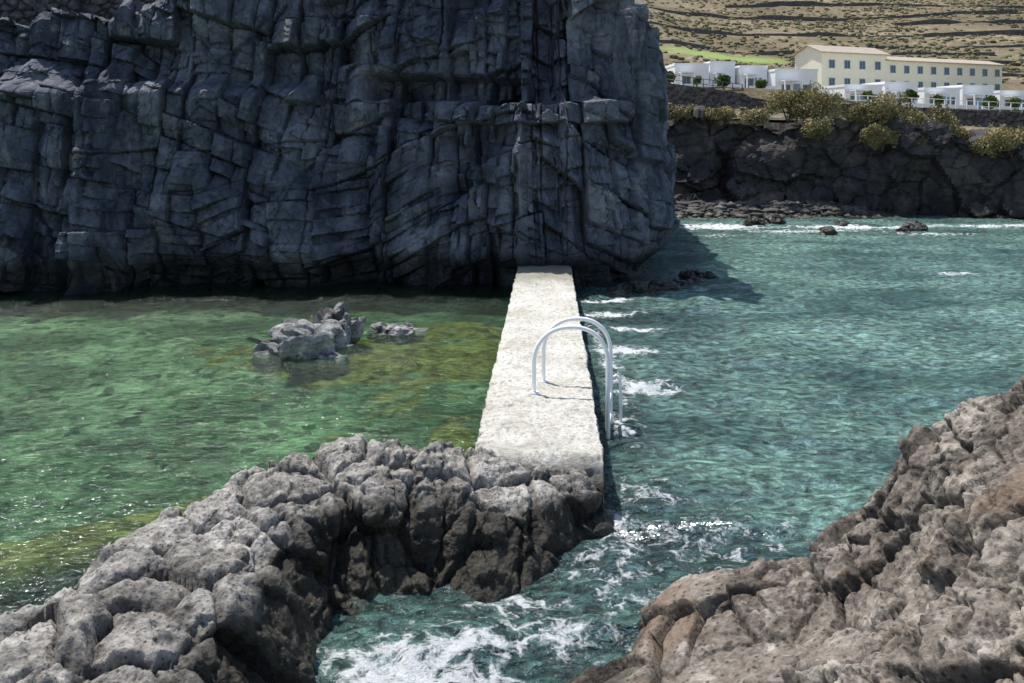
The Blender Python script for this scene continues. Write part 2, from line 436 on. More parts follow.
# ------------------------------------------------------------------ near rock slope
cp = np.array([
    (3.6, 6.0, 2.34), (3.26, 6.2, 2.18), (3.15, 6.3, 1.95), (2.96, 6.5, 1.60), (2.77, 6.6, 1.30), (2.5, 6.7, 1.00), (2.22, 6.8, 0.80),
    (1.84, 6.9, 0.62), (1.46, 7.0, 0.44), (1.07, 6.65, 0.28), (0.72, 6.2, 0.20), (4.2, 5.8, 2.60),
    (1.5, 7.9, -0.8), (2.5, 7.8, -0.7), (3.4, 7.5, -0.5), (4.6, 7.6, -0.3), (0.5, 7.0, -0.65), (0.35, 6.25, 0.02), (0.0, 5.9, 0.0), (6.0, 7.2, 0.2), (0.9, 7.5, -0.8), (-0.4, 6.5, -0.7),
    (1.66, 4.9, 0.95), (2.34, 3.9, 1.6), (1.23, 5.6, 0.52), (2.37, 5.2, 1.28), (2.74, 5.0, 1.80), (2.64, 5.8, 1.32), (2.03, 6.0, 0.76),
    (1.0, 4.0, 0.6), (2.0, 2.6, 1.4), (3.2, 2.6, 2.1), (0, 5.0, 0.1), (-0.2, 3.4, 0.2), (4.2, 4.0, 2.6), (5.5, 5, 2.7), (5.5, 2.6, 2.6), (-0.6, 2.4, 0.1), (-0.9, 5.2, -.4), (6.5, 6, 2.0)])
def tps(cp, X, Y):
    def U(r2): return 0.5 * r2 * np.log(r2 + 1e-9)
    n = len(cp); D = ((cp[:, None, :2] - cp[None, :, :2]) ** 2).sum(-1)
    K = U(D) + np.eye(n) * 0.01
    Pm = np.c_[np.ones(n), cp[:, :2]]
    A = np.block([[K, Pm], [Pm.T, np.zeros((3, 3))]])
    w = np.linalg.solve(A, np.r_[cp[:, 2], 0, 0, 0])
    R = w[n] + w[n + 1] * X + w[n + 2] * Y
    for i in range(n): R = R + w[i] * U((X - cp[i, 0]) ** 2 + (Y - cp[i, 1]) ** 2)
    return R
nx, ny = 680, 560
xs = np.linspace(-0.95, 5.4, nx); ys = np.linspace(2.9, 7.9, ny)
X, Y = np.meshgrid(xs, ys)
Z = np.clip(tps(cp, X, Y), -1.2, 4)
P = np.stack([X, Y, Z], -1); N = grid_normals(P); Pf = P.reshape(-1, 3); Nf = N.reshape(-1, 3)
Pw = Pf + 0.07 * np.stack([fbm(Pf * 2, 4, 5), fbm(Pf * 2, 4, 6), fbm(Pf * 2, 4, 7)], 1)
f0_, e0_, _ = facets(Pw * 0.8 + 1, 701, 1, 1.0)
f1, e1, _ = facets(Pw * 1.6 + 3, 711, 1, 1.0)
f2, e2, _ = facets(Pw * 3.6 + 3, 721, 1, 1.0)
f3, e3, _ = facets(Pw * 8.5 + 3, 731, 1, 1.0)
slab = np.clip(np.exp(-((Pf[:, 0] - 1.15) / 0.6) ** 2 - ((Pf[:, 1] - 5.75) / 0.55) ** 2) + 0.7 * np.exp(-((Pf[:, 0] - 2.1) / 0.5) ** 2 - ((Pf[:, 1] - 5.5) / 0.4) ** 2), 0, 1)
rough = 0.25 + 0.75 * sstep(-0.15, 0.2, fbm(Pf * 0.8, 2, 99) + 0.15 * sstep(1.4, 2.4, Pf[:, 0]))
rough = rough * (1 - 0.85 * slab)
rg = ridged(Pf * 3.5, 4, 741)
dd = 0.13 * f0_ * (1 - 0.5 * slab) + (0.09 * f1 + 0.05 * f2 * rough) * (1 - 0.7 * slab) + 0.02 * f3 * rough + 0.04 * fbm(Pf * 1.6, 3, 733) + (0.025 * rg + 0.035 * fbm(Pf * 11, 4, 751, 0.7)) * rough
dd -= 0.05 * (1 - sstep(0, 0.05, e0_)) + 0.04 * (1 - sstep(0, 0.06, e1)) * (1 - 0.6 * slab) + 0.022 * (1 - sstep(0, 0.08, e2)) * rough
F1, F2, R, V = voro(Pf * 10 + 1.2 * fbm(Pf * 3, 2, 8)[:, None], 5)
pit = -0.045 * sstep(0.52, 0.15, F1) * (R[:, 0] > 0.5) * rough
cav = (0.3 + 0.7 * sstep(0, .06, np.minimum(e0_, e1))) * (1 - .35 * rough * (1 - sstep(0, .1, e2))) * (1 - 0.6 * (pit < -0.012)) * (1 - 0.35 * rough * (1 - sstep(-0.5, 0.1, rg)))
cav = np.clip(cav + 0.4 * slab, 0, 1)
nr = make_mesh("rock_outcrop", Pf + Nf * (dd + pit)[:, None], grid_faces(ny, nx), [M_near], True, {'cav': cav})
tag(nr, "rough sunlit brown volcanic rock slope beside the sea inlet", "rock")

# ------------------------------------------------------------------ concrete wall
L = 600; y0w, y1w = 9.0, 23.6
prof = []
hw = 0.74
for a in np.linspace(-0.7, 0.58, 24): prof.append((-hw - 0.03 * (0.58 - a), a))
for a in np.linspace(-hw + 0.02, hw - 0.02, 76): prof.append((a, 0.6))
for a in np.linspace(0.58, -0.7, 24): prof.append((hw + 0.03 * (0.58 - a), a))
prof = np.array(prof)
yy = y0w + (y1w - y0w) * np.linspace(0, 1, L) ** 1.15
cx = lambda y: 0.285 + (y - 9.42) * 0.0434
P = np.zeros((L, len(prof), 3))
P[:, :, 1] = yy[:, None]; P[:, :, 0] = cx(yy)[:, None] + prof[None, :, 0]; P[:, :, 2] = prof[None, :, 1]
P[:, :, 2] -= (0.45 * sstep(9.5, 9.0, yy))[:, None]
N = grid_normals(P)
Pf = P.reshape(-1, 3); Nf = N.reshape(-1, 3)
edge = sstep(0.5, 0.75, np.abs(Pf[:, 0] - cx(Pf[:, 1])))
F1, F2, R, V = voro(Pf * 8, 15)
dd = 0.016 * fbm(Pf * 2.5, 3, 1) + 0.018 * fbm(Pf * 14, 3, 2) + 0.030 * edge * fbm(Pf * 4.0, 4, 4) - 0.02 * edge - 0.03 * sstep(0.4, 0.1, F1) * (R[:, 0] > 0.72)
wall = make_mesh("concrete_wall", Pf + Nf * dd[:, None], grid_faces(L, len(prof)), [M_conc], True)
tag(wall, "pale weathered concrete sea wall between pool and open water", "sea wall")

# ------------------------------------------------------------------ big cliff
def smooth_path(pts, n, k):
    pts = np.array(pts, float)
    s = np.r_[0, np.cumsum(np.linalg.norm(np.diff(pts, axis=0), axis=1))]
    u = np.linspace(0, s[-1], n)
    Q = np.stack([np.interp(u, s, pts[:, 0]), np.interp(u, s, pts[:, 1])], 1)
    ker = np.hanning(k); ker /= ker.sum()
    for c in (0, 1):
        Q[:, c] = np.convolve(np.pad(Q[:, c], k // 2, mode='reflect', reflect_type='odd'), ker, 'valid')[:n]
    return u, Q

ns = 1300
u, Q = smooth_path([(-22, 22), (-18, 23.0), (-14, 23.6), (-8, 24.0), (-4, 23.5), (-2, 23.2), (0.2, 22.7), (2.2, 22.8), (3.7, 23.4), (4.5, 24.5), (4.85, 27), (5.45, 31), (6.2, 38), (6.2, 46)], ns, 15)
T = np.gradient(Q, axis=0); T /= np.linalg.norm(T, axis=1, keepdims=True)
out = np.stack([T[:, 1], -T[:, 0]], 1)
ztop = np.interp(Q[:, 0], [-24, -13, -10.5, -8.5, 1.0, 1.5, 1.55, 2.0, 2.05, 2.6, 2.65, 3.3, 3.35, 3.9, 3.95, 4.3, 4.40, 4.6, 4.9, 5.5, 6.1],
                 [7.4, 7.5, 7.9, 10.2, 10.2, 9.5, 8.4, 8.2, 7.9, 8.0, 8.5, 8.4, 8.0, 7.9, 7.4, 7.2, 6.6, 6.1, 5.5, 5.0, 5.0])
ztop = ztop + 0.18 * vnoise(np.stack([u * 2.2, 0 * u, 0 * u], 1), 3) + 0.30 * (hsh(np.floor(u / 0.55).astype(np.int64), 0 * u.astype(np.int64), 0 * u.astype(np.int64), 5) - 0.5)
nf, ntp = 330, 40
P = np.zeros((nf + ntp, ns, 3))
face = np.clip(-out[:, 1], 0, 1)
nearc = sstep(2.0, 4.2, Q[:, 0])
for i in range(nf):
    k = i / (nf - 1)
    z = -1.2 + (ztop + 1.2) * k
    X0 = Q[:, 0]
    inset = face * (0.17 * np.clip(z, 0, 20)) * (1 - 0.9 * nearc) + 0.35 * nearc * sstep(2.0, 0.2, z)
    inR = sstep(-2.3, -2.2, X0) * sstep(3.5, 3.35, X0)
    slabz = inR * (sstep(4.55, 4.62, z) * sstep(5.2, 5.13, z)) * -0.5
    rec = inR * sstep(5.16, 5.22, z) * 0.75
    cave = sstep(-4.6, -4.2, X0) * sstep(0.2, -0.1, X0) * sstep(5.2, 5.3, z) * sstep(6.1, 5.8, z) * 1.1
    und = sstep(-0.2, 0.15, z) * sstep(1.0, 0.3, z) * 0.5
    sl = -0.9 * sstep(-5.5, -6.0, X0 + 0.2 * (z - 4)) * sstep(5.9, 5.3, z)
    sl2 = -0.6 * sstep(-11.0, -11.4, X0 + 0.2 * (z - 4)) * sstep(6.6, 5.9, z)
    ins = inset + slabz + rec + cave + und + sl + sl2
    P[i, :, 0] = Q[:, 0] - out[:, 0] * ins; P[i, :, 1] = Q[:, 1] - out[:, 1] * ins; P[i, :, 2] = z
for i in range(ntp):
    k = (i + 1) / ntp
    P[nf + i, :, 0] = P[nf - 1, :, 0] - 4.5 * k ** 1.3; P[nf + i, :, 1] = P[nf - 1, :, 1] + 9 * k ** 1.3; P[nf + i, :, 2] = P[nf - 1, :, 2] + 0.05 + 0.2 * k
N = np.zeros_like(P); N[:, :, 0] = out[None, :, 0]; N[:, :, 1] = out[None, :, 1]; N[:, :, 2] = 0.12
N[nf:, :, 0] *= 0.3; N[nf:, :, 1] *= 0.3; N[nf:, :, 2] = 0.9
Pf = P.reshape(-1, 3); Nf = N.reshape(-1, 3)
S_ = np.tile(u, nf + ntp); Zf = Pf[:, 2]; Yb = np.repeat(np.r_[np.zeros(nf), np.arange(ntp) * 0.2], ns)
q = np.stack([S_, Zf, Yb], 1)
w1 = fbm(q * 0.12, 2, 90); w2 = fbm(q * 0.18, 2, 91)
sw = S_ + 0.3 * w1 + 0.015 * fbm(q * 2.2, 2, 92); zw = Zf + 0.6 * w2 + 0.02 * fbm(q * 2.2, 2, 93) + 0.03 * S_
d1, ex1, ez1 = columns(sw, zw, 2.2, 1.9, 11, 1.15, 0.30)
d2, ex2, ez2 = columns(sw + 0.3, zw + Yb, 0.85, 1.05, 23, 0.52, 0.55)
d4, ex4, ez4 = columns(sw + 0.6, zw + 0.2 + Yb, 0.42, 0.5, 53, 0.17, 0.55)
ca, sa = math.cos(0.10), math.sin(0.10)
d3, ex3, ez3 = columns(sw * ca + zw * sa, zw * ca - sw * sa, 1.1, 0.34, 37, 0.30, 0.5, 0.3)
f5, e5, _ = facets(q * np.array([4.0, 3.2, 4.0]) + 3, 411, 1.0, 1.0)
f0, e0, _ = facets(q * np.array([0.36, 0.26, 0.3]), 431, 1.0, 0.8)
big = sstep(-0.5, 1.2, Pf[:, 0])
lay = sstep(-10.5, -8.5, Pf[:, 0]) * sstep(-1.9, -3.0, Pf[:, 0]) * sstep(3.6, 2.8, Zf + 0.8 * w1)
lay = np.maximum(lay, 0.7 * sstep(0.2, 0.35, fbm(q * 0.3 + 4, 2, 97)) * sstep(-2, -3, Pf[:, 0]))
brk = sstep(-0.25, 0.25, fbm(q * 0.4 + 14, 2, 98))
dd = 0.4 * fbm(q * 0.25, 2, 66) + 0.3 * f0 + 0.68 * d1 * (1 - 0.5 * lay) + d2 * (1 - lay) * (1 - 0.2 * big) + 1.05 * d3 * lay + d4 * (0.35 + 0.65 * brk) * (1 - 0.6 * lay) + 0.05 * f5 + 0.02 * fbm(q * 5, 3, 70)
e1 = np.minimum(ex1, ez1 * 1.3); e2 = np.minimum(ex2, ez2 * 1.2); e3b = np.minimum(ex3, ez3)
thin = 0.35 + 0.65 * sstep(-0.1, 0.3, fbm(q * 0.7, 2, 99))
g1 = sstep(0, 0.05, e1); g2 = sstep(0, 0.04, e2); g3 = sstep(0, 0.035, e3b)
dd -= (0.16 * (1 - g1) + 0.09 * (1 - g2) * (1 - lay) + 0.05 * (1 - g3) * lay) * thin
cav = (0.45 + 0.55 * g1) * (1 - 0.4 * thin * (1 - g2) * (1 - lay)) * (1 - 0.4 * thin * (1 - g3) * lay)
amp = np.where(np.repeat(np.arange(nf + ntp), ns) >= nf, 0.5, 1.0)
cornr = np.repeat(face[None, :], nf + ntp, 0).reshape(-1)
amp = amp * (0.45 + 0.55 * cornr) * (1 - 0.45 * sstep(-0.9, -0.3, Pf[:, 0]) * sstep(2.6, 2.0, Pf[:, 0]) * sstep(1.8, 1.0, Zf))
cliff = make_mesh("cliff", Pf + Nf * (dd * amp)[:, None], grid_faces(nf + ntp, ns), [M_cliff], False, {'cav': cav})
tag(cliff, "dark blue grey columnar basalt cliff rising from the water", None, None, "structure")

# ------------------------------------------------------------------ rocks
import bmesh
def ico(sub):
    bm = bmesh.new(); bmesh.ops.create_icosphere(bm, subdivisions=sub, radius=1.0)
    V = np.array([v.co[:] for v in bm.verts]); F = np.array([[v.index for v in f.verts] for f in bm.faces]); bm.free(); return V, F
ICO = {k: ico(k) for k in (1, 4, 5, 6)}
def rock(name, cx_, cy_, cz_, rx, ry, rz, mat, seed, sub=4, parent=None, amp=0.35, rot=0.0, fine=1.0):
    V, F = ICO[sub]
    o = seed * 3.7
    Vw = V + 0.06 * np.stack([fbm(V * 2 + o, 2, 1), fbm(V * 2 + o, 2, 2), fbm(V * 2 + o, 2, 3)], 1)
    f, e, _ = facets(Vw * 1.1 + o, seed, 0.7, 0.9)
    f2, e2, _ = facets(Vw * 2.8 + o, seed + 9, 0.6, 0.8)
    rr = 1 + amp * f + fine * amp * 0.45 * f2 + fine * 0.10 * ridged(V * 2.5 + o, 4, seed) - 0.06 * (1 - sstep(0, .12, e))
    V = V * rr[:, None] * np.array([rx, ry, rz])
    ob = make_mesh(name, V, F.copy(), [mat], False, {'cav': np.clip(0.3 + 0.7 * sstep(0, 0.15, e), 0, 1)}, parent)
    ob.location = (cx_, cy_, cz_); ob.rotation_euler = (0, 0, rot)
    return ob

i1 = rock("rock", -4.05, 16.7, -0.02, 0.76, 0.72, 0.46, M_islet, 5, 5, amp=0.75, fine=0.6); tag(i1, "jagged grey rock rising out of the green pool", "rock")
i2 = rock("rock", -3.5, 17.3, 0.10, 0.42, 0.4, 0.52, M_islet, 8, 5, amp=0.7, fine=0.6); tag(i2, "pointed grey rock behind a larger one in the pool", "rock")
i3 = rock("rock", -2.45, 18.2, -0.05, 0.5, 0.4, 0.19, M_islet, 12, 5, amp=0.6, fine=0.9); tag(i3, "low flat grey rock barely above the pool water", "rock")
i4 = rock("rock", -3.6, 16.1, -0.16, 0.55, 0.33, 0.26, M_islet, 15, 4, amp=0.5, fine=0.6); tag(i4, "wet low rock at the foot of the pool islet", "rock")
k = 0
for (x, y, z, s, lab) in [(2.7, 22.5, -0.05, 0.3, 0), (3.3, 22.9, 0.0, 0.36, 0), (4.0, 23.1, 0.0, 0.33, 0), (4.7, 23.7, -0.08, 0.32, 0), (3.7, 22.6, -0.12, 0.26, 0), (5.2, 24.3, -0.1, 0.3, 0), (5.3, 25.2, 0, .32, 0), (5.8, 25.4, -0.07, .24, 0),
                          (13.4, 36.2, 0.05, 0.36, 2), (18.0, 38.2, 0.1, 0.42, 2), (11.4, 40.2, 0.1, 0.42, 2), (12.6, 41.0, 0.1, 0.5, 2), (15.5, 40, 0.0, 0.3, 2), (17.0, 37.0, -0.02, 0.28, 2)]:
    ob = rock("boulder", x, y, z, s * 1.25, s, s * 0.7, M_boulder, 40 + k, 4, rot=k * 1.3); k += 1
    tag(ob, ["dark wet boulder piled at the foot of the cliff", "", "dark boulder awash in shallow surf near the shore"][lab], "boulder",
        ["boulders at the cliff foot", "", "boulders in the surf"][lab])

# ------------------------------------------------------------------ far cliff
nsf = 420
uf, Qf = smooth_path([(5, 48), (8, 47), (11, 46.3), (14, 46.8), (18, 45.5), (23, 44.5), (28, 42.8), (34, 41), (45, 40), (60, 40)], nsf, 15)
Tf = np.gradient(Qf, axis=0); Tf /= np.linalg.norm(Tf, axis=1, keepdims=True)
of = np.stack([Tf[:, 1], -Tf[:, 0]], 1)
def ctop(x): return np.interp(x, [5, 9, 20, 22.5, 24, 28, 40, 60], [5.4, 5.3, 5.0, 4.7, 4.0, 3.6, 3.4, 3.0])
nfz, nft = 90, 26
P = np.zeros((nfz + nft, nsf, 3))
ct = ctop(Qf[:, 0])
for i in range(nfz):
    z = -1 + (ct + 1) * i / (nfz - 1); ins = 0.16 * np.clip(z, 0, 9) - 0.5 * sstep(1.0, 0.2, z)
    P[i, :, 0] = Qf[:, 0] - of[:, 0] * ins; P[i, :, 1] = Qf[:, 1] - of[:, 1] * ins; P[i, :, 2] = z
for i in range(nft):
    kk = (i + 1) / nft
    P[nfz + i, :, 0] = P[nfz - 1, :, 0]; P[nfz + i, :, 1] = P[nfz - 1, :, 1] + 8 * kk; P[nfz + i, :, 2] = P[nfz - 1, :, 2] + 0.1 + 0.3 * kk
N = grid_normals(P); Pf = P.reshape(-1, 3); Nf = N.reshape(-1, 3)
q = np.stack([np.tile(uf, nfz + nft), Pf[:, 2], Pf[:, 1] * 0.3], 1)
f1, e1, _ = facets(q * np.array([0.3, 0.35, 0.3]), 611, 1, 0.9); f2, e2, _ = facets(q * np.array([0.9, 1.1, 0.9]), 621, 1, 0.9)
dd = 1.1 * fbm(q * 0.22, 3, 6) + 0.7 * f1 + 0.3 * f2 + 0.15 * fbm(q * 3, 3, 16)
cav = 0.4 + 0.6 * sstep(0, 0.12, e2)
fc = make_mesh("sea_cliff", Pf + Nf * dd[:, None], grid_faces(nfz + nft, nsf), [M_far], False, {'cav': cav})
tag(fc, "dark eroded sea cliff below the houses", None, None, "structure")

# ------------------------------------------------------------------ hillside
def wbase(x): return np.interp(x, [10, 15.4, 23.5, 51.6, 90], [7.2, 7.0, 6.7, 4.9, 4.0])
def plateau(x): return np.interp(x, [15, 24, 30, 35, 40, 60, 90], [9.4, 9.2, 8.8, 7.9, 7.2, 6.8, 6.6])
def hz(X, Y):
    a = np.clip((Y - 50) / 35.5, 0, 1)
    z1 = (1 - a) * (ctop(X) + 0.0) + a * wbase(X)
    z2 = plateau(X)
    z = np.where(Y < 86.2, z1, z2)
    z = z + np.clip(Y - 104, 0, 1e4) * 0.235 + 0.0003 * np.clip(Y - 120, 0, 200) ** 2 * 0.6
    nz = fbm(np.stack([X.ravel() * 0.015, Y.ravel() * 0.015, 0 * X.ravel()], 1), 3, 31).reshape(X.shape)
    return z + nz * 3.0 * sstep(120, 190, Y) 
ysn = np.r_[np.linspace(48.5, 86.0, 50), np.linspace(86.35, 104, 20), np.linspace(104.5, 260, 260), np.linspace(262, 600, 80)]
xsn = np.linspace(-160, 330, 420)
X, Y = np.meshgrid(xsn, ysn)
Z = hz(X, Y)
nv = np.stack([X.ravel() * 0.3, Y.ravel() * 0.3, 0 * X.ravel()], 1)
Z = Z + (0.25 * fbm(nv, 4, 2)).reshape(X.shape) * sstep(104, 112, Y)
def gpatch(x, y, rx, ry): return np.exp(-(((X - x) / rx) ** 4 + ((Y - y) / ry) ** 4))
green = np.clip(gpatch(37, 150, 11, 5) + gpatch(60, 146, 10, 4) * .8, 0, 1)
hill = make_mesh("hillside", np.stack([X, Y, Z], -1).reshape(-1, 3), grid_faces(len(ysn), len(xsn)), [M_hill], True, {'green': green})
tag(hill, None, None, None, "structure")

tw = [(134, 30, 80, 0.8), (141, 76, 130, 0.9), (150, 60, 120, 0.9), (160, 20, 90, 1.0), (168, 70, 140, 1.1), (182, 25, 110, 1.1), (200, 90, 170, 1.2), (218, 35, 130, 1.3), (240, 60, 190, 1.5)]
for j, (yw, xa, xb_, hh) in enumerate(tw):
    n = int((xb_ - xa) * 1.5)
    xx = np.linspace(xa, xb_, n)
    yl = yw + 2 * vnoise(np.stack([xx * 0.03, 0 * xx + j * 3.3, 0 * xx], 1), 7) + 0.4 * vnoise(np.stack([xx * 0.4, 0 * xx + j, 0 * xx], 1), 8)
    zl = hz(xx[None, :], yl[None, :])[0]
    hv = hh * (0.6 + 0.45 * vnoise(np.stack([xx * 0.12, 0 * xx + j * 5, 0 * xx], 1), 9))
    V = []
    for a in range(n):
        V += [(xx[a], yl[a], zl[a] - 0.6), (xx[a], yl[a] + 0.08, zl[a] + hv[a]), (xx[a], yl[a] + 0.7, zl[a] + hv[a]), (xx[a], yl[a] + 0.9, zl[a] - 0.6)]
    F = []
    for a in range(n - 1):
        for b in range(3): F.append([a * 4 + b, (a + 1) * 4 + b, (a + 1) * 4 + b + 1, a * 4 + b + 1])
    F.append([0, 1, 2, 3]); F.append([(n - 1) * 4 + b for b in (3, 2, 1, 0)])
    o = make_mesh("terrace_wall", V, F, [M_drywall], attrs={'cav': np.ones(len(V))})
    tag(o, "long low dark dry stone terrace wall on the dry hillside", "stone wall", "terrace walls on the hillside")

IV, IF = ICO[1]
n = 13000
xx = rng.uniform(15, 190, n); yy2 = 108 + (rng.random(n) ** 1.3) * 170
keep = xx / yy2 < 0.72; keep &= xx / yy2 > 0.15
den = vnoise(np.stack([xx * 0.05, yy2 * 0.05, 0 * xx], 1), 55); keep &= den > rng.uniform(-1.1, 0.4, n)
keep &= ~((yy2 < 128) & (xx > 30) & (xx < 75))
keep &= ~((np.abs(yy2 - 150) < 5) & (np.abs(xx - 37) < 11))
xx, yy2 = xx[keep], yy2[keep]; zz2 = hz(xx[None], yy2[None])[0]
Vs, Fs, ts = [], [], []
for i in range(len(xx)):
    s = rng.uniform(0.2, 0.7)
    v = IV * (1 + rng.uniform(-0.35, 0.35, (len(IV), 1))) * np.array([s, s, s * 0.6]) + (xx[i], yy2[i], zz2[i] + 0.1 * s)
    Vs.append(v); Fs.append(IF + i * len(IV)); ts.append(np.full(len(IV), rng.random()) * 0.8 + rng.random(len(IV)) * 0.2)
sc = make_mesh("scrub", np.concatenate(Vs), np.concatenate(Fs), [M_scrub], False, {'tint': np.concatenate(ts)})
tag(sc, "dark low scrub scattered over the dry hillside", "scrub", None, "stuff")

# ------------------------------------------------------------------ bushes & trees
def leaves(name, blobs, n, ls, mat, parent, seed):
    r = np.random.default_rng(seed)
    blobs = np.array(blobs, float); vol = blobs[:, 3] * blobs[:, 4] * blobs[:, 5]
    bi = r.choice(len(blobs), n, p=vol / vol.sum())
    d = r.normal(size=(n, 3)); d /= np.linalg.norm(d, axis=1, keepdims=True)
    rad = (0.45 + 0.55 * r.random(n) ** 0.5) * (1 + 0.35 * vnoise(d * 2.3 + bi[:, None] * 5.1, seed))
    C = blobs[bi, :3] + d * rad[:, None] * blobs[bi, 3:6]
    t1 = r.normal(size=(n, 3)); t1 /= np.linalg.norm(t1, axis=1, keepdims=True)
    t2 = np.cross(t1, r.normal(size=(n, 3))); t2 /= np.linalg.norm(t2, axis=1, keepdims=True)
    sz = ls * r.uniform(0.5, 1.3, n)[:, None]
    V = np.stack([C - t1 * sz, C - t2 * sz * 0.5, C + t1 * sz, C + t2 * sz * 0.5], 1).reshape(-1, 3)
    F = np.arange(n * 4).reshape(n, 4)
    tint = np.repeat(np.clip(0.5 + 0.6 * vnoise(C * 1.4, seed + 2) + r.uniform(-0.15, 0.15, n), 0, 1), 4)
    return make_mesh(name, V, F, [mat], False, {'tint': tint}, parent)

def bush(x, y, z, w, h, mat, seed, label, group, n=1500, ls=0.13, d=None):
    e = empty("bush", (x, y, z))
    r = np.random.default_rng(seed); d = d or w * 0.7
    bl = [(r.uniform(-0.55, 0.55) * w, r.uniform(-0.5, 0.5) * d, h * r.uniform(0.25, 0.6), w * r.uniform(0.3, 0.5), d * r.uniform(0.35, 0.5), h * r.uniform(0.3, 0.5)) for _ in range(7)]
    leaves("foliage", bl, n, ls, mat, e, seed)
    for i in range(3):
        a = bl[i]
        tube("branch", [(0, 0, -0.3), (a[0] * 0.4, a[1] * 0.4, a[2] * 0.5), (a[0] * 0.8, a[1] * 0.8, a[2] * 1.1)], [0.05, 0.035, 0.015], M_trunk, e, 6)
    tag(e, label, "bush", group)

bs = [(13.2, 46.5, 4.9, 1.2, 0.9), (11.2, 47.2, 5.0, 1.3, 0.8), (15.2, 47.0, 5.2, 1.7, 1.7), (17.0, 46.6, 5.1, 1.8, 2.2), (18.6, 46.5, 4.8, 1.4, 1.4), (20.4, 46.3, 4.6, 1.8, 2.2), (22.3, 46.3, 4.3, 1.8, 1.7), (19.8, 45.6, 3.7, 1.2, 1.3),
      (23.9, 46.2, 3.9, 1.3, 1.0), (26.0, 44.4, 3.4, 1.6, 1.5), (27.6, 44.3, 3.3, 1.4, 1.2), (29.5, 44.0, 3.3, 1.6, 1.3), (9.6, 47.6, 5.2, 1.0, 0.8), (16.4, 45.7, 4.2, 1.1, 1.0), (21.5, 45.6, 3.6, 1.1, 1.0), (24.9, 45.2, 3.3, 1.1, .9)]
for i, (x, y, z, w, h) in enumerate(bs):
    big_ = h > 1.2
    bush(x, y, z, w, h, M_leaf_dry, 100 + i, "large straw coloured dry bush overhanging the cliff edge" if big_ else "small dry bush on the cliff edge", "bushes along the cliff top", 5200 if big_ else 2600, 0.07)

def tree(x, y, z, h, r_, seed, label):
    e = empty("tree", (x, y, z))
    tube("trunk", [(0, 0, -0.2), (0.03, 0, h * 0.3), (0.0, 0.04, h * 0.6), (0, 0, h * .8)], [0.12, 0.09, 0.07, 0.03], M_trunk, e, 8)
    r = np.random.default_rng(seed)
    bl = [(0, 0, h * 0.72, r_ * 0.8, r_ * 0.8, r_ * 0.7)] + [(r.uniform(-.5, .5) * r_, r.uniform(-.5, .5) * r_, h * 0.72 + r.uniform(-.3, .4) * r_, r_ * .45, r_ * .45, r_ * .4) for _ in range(5)]
    leaves("crown", bl, 1300, 0.16, M_leaf_green, e, seed)
    tag(e, label, "tree", "small trees by the houses")
for i, (x, yv, ht, r_) in enumerate([(16.9, 92, 2.0, 0.9), (22.2, 90, 1.4, 0.9), (19.7, 91, 1.4, 0.5), (26.5, 91, 1.2, 0.7), (42.9, 92, 2.2, 0.9), (45.4, 91, 1.6, 0.7), (51, 91, 1.5, 0.9), (38.4, 92, 1.9, 0.6), (53, 90, 1.4, .7)]):
    tree(x, yv, float(plateau(x)) - .1, ht, r_, 300 + i, "small round green tree beside the white houses")

# ------------------------------------------------------------------ stone walls
def stone_wall(name, pts, zt, zb, depth, mat, label, cellx=0.5, cellz=0.3, res=0.12, amp=0.06):
    pts = np.array(pts, float)
    s = np.r_[0, np.cumsum(np.linalg.norm(np.diff(pts, axis=0), axis=1))]
    n = int(s[-1] / res); uu = np.linspace(0, s[-1], n)
    XX = np.interp(uu, s, pts[:, 0]); YY = np.interp(uu, s, pts[:, 1]); ZT = np.interp(uu, s, zt); ZB = np.interp(uu, s, zb)
    m = max(8, int((ZT - ZB).max() / res)); kk = 6
    P = np.zeros((m + kk, n, 3))
    for i in range(m):
        a = i / (m - 1); P[i] = np.stack([XX, YY + 0.06 * a, ZB + (ZT - ZB) * a], 1)
    for i in range(kk):
        a = (i + 1) / kk; P[m + i] = np.stack([XX, YY + 0.06 + depth * min(1, a * 1.25), ZT - (3.0 if i == kk - 1 else 0.0) * 1.0], 1)
    Pf = P.reshape(-1, 3)
    q = np.stack([np.tile(uu, m + kk) / cellx, Pf[:, 2] / cellz, Pf[:, 1] / 0.6], 1)
    F1, F2, R, V = voro(q, 88)
    g = sstep(0, 0.22, F2 - F1)
    Pf = Pf + np.array([0, -1, 0.25]) * (amp * (g - 0.5 + (R[:, 0] - .5)))[:, None]
    o = make_mesh(name, Pf, grid_faces(m + kk, n), [mat], False, {'cav': g})
    tag(o, label, "stone wall")
    return o
stone_wall("retaining_wall", [(12, 86), (15.4, 86), (23.5, 86), (24, 86), (26, 86), (51.6, 86), (80, 86)], [10.0, 9.7, 8.6, 8.2, 7.9, 6.7, 5.6], [6, 6, 5.9, 5.8, 5.6, 4, 3.4], 0.5, M_drywall,
           "long dark stone retaining wall below the white houses", 0.8, 0.5, 0.18, 0.1)
stone_wall("dry_stone_wall", [(-17, 26.3), (-10.6, 26.6)], [9.9, 9.9], [7.0, 7.2], 0.5, M_drywall, "dark dry stone wall on top of the basalt cliff", 0.35, 0.22, 0.05, 0.06)

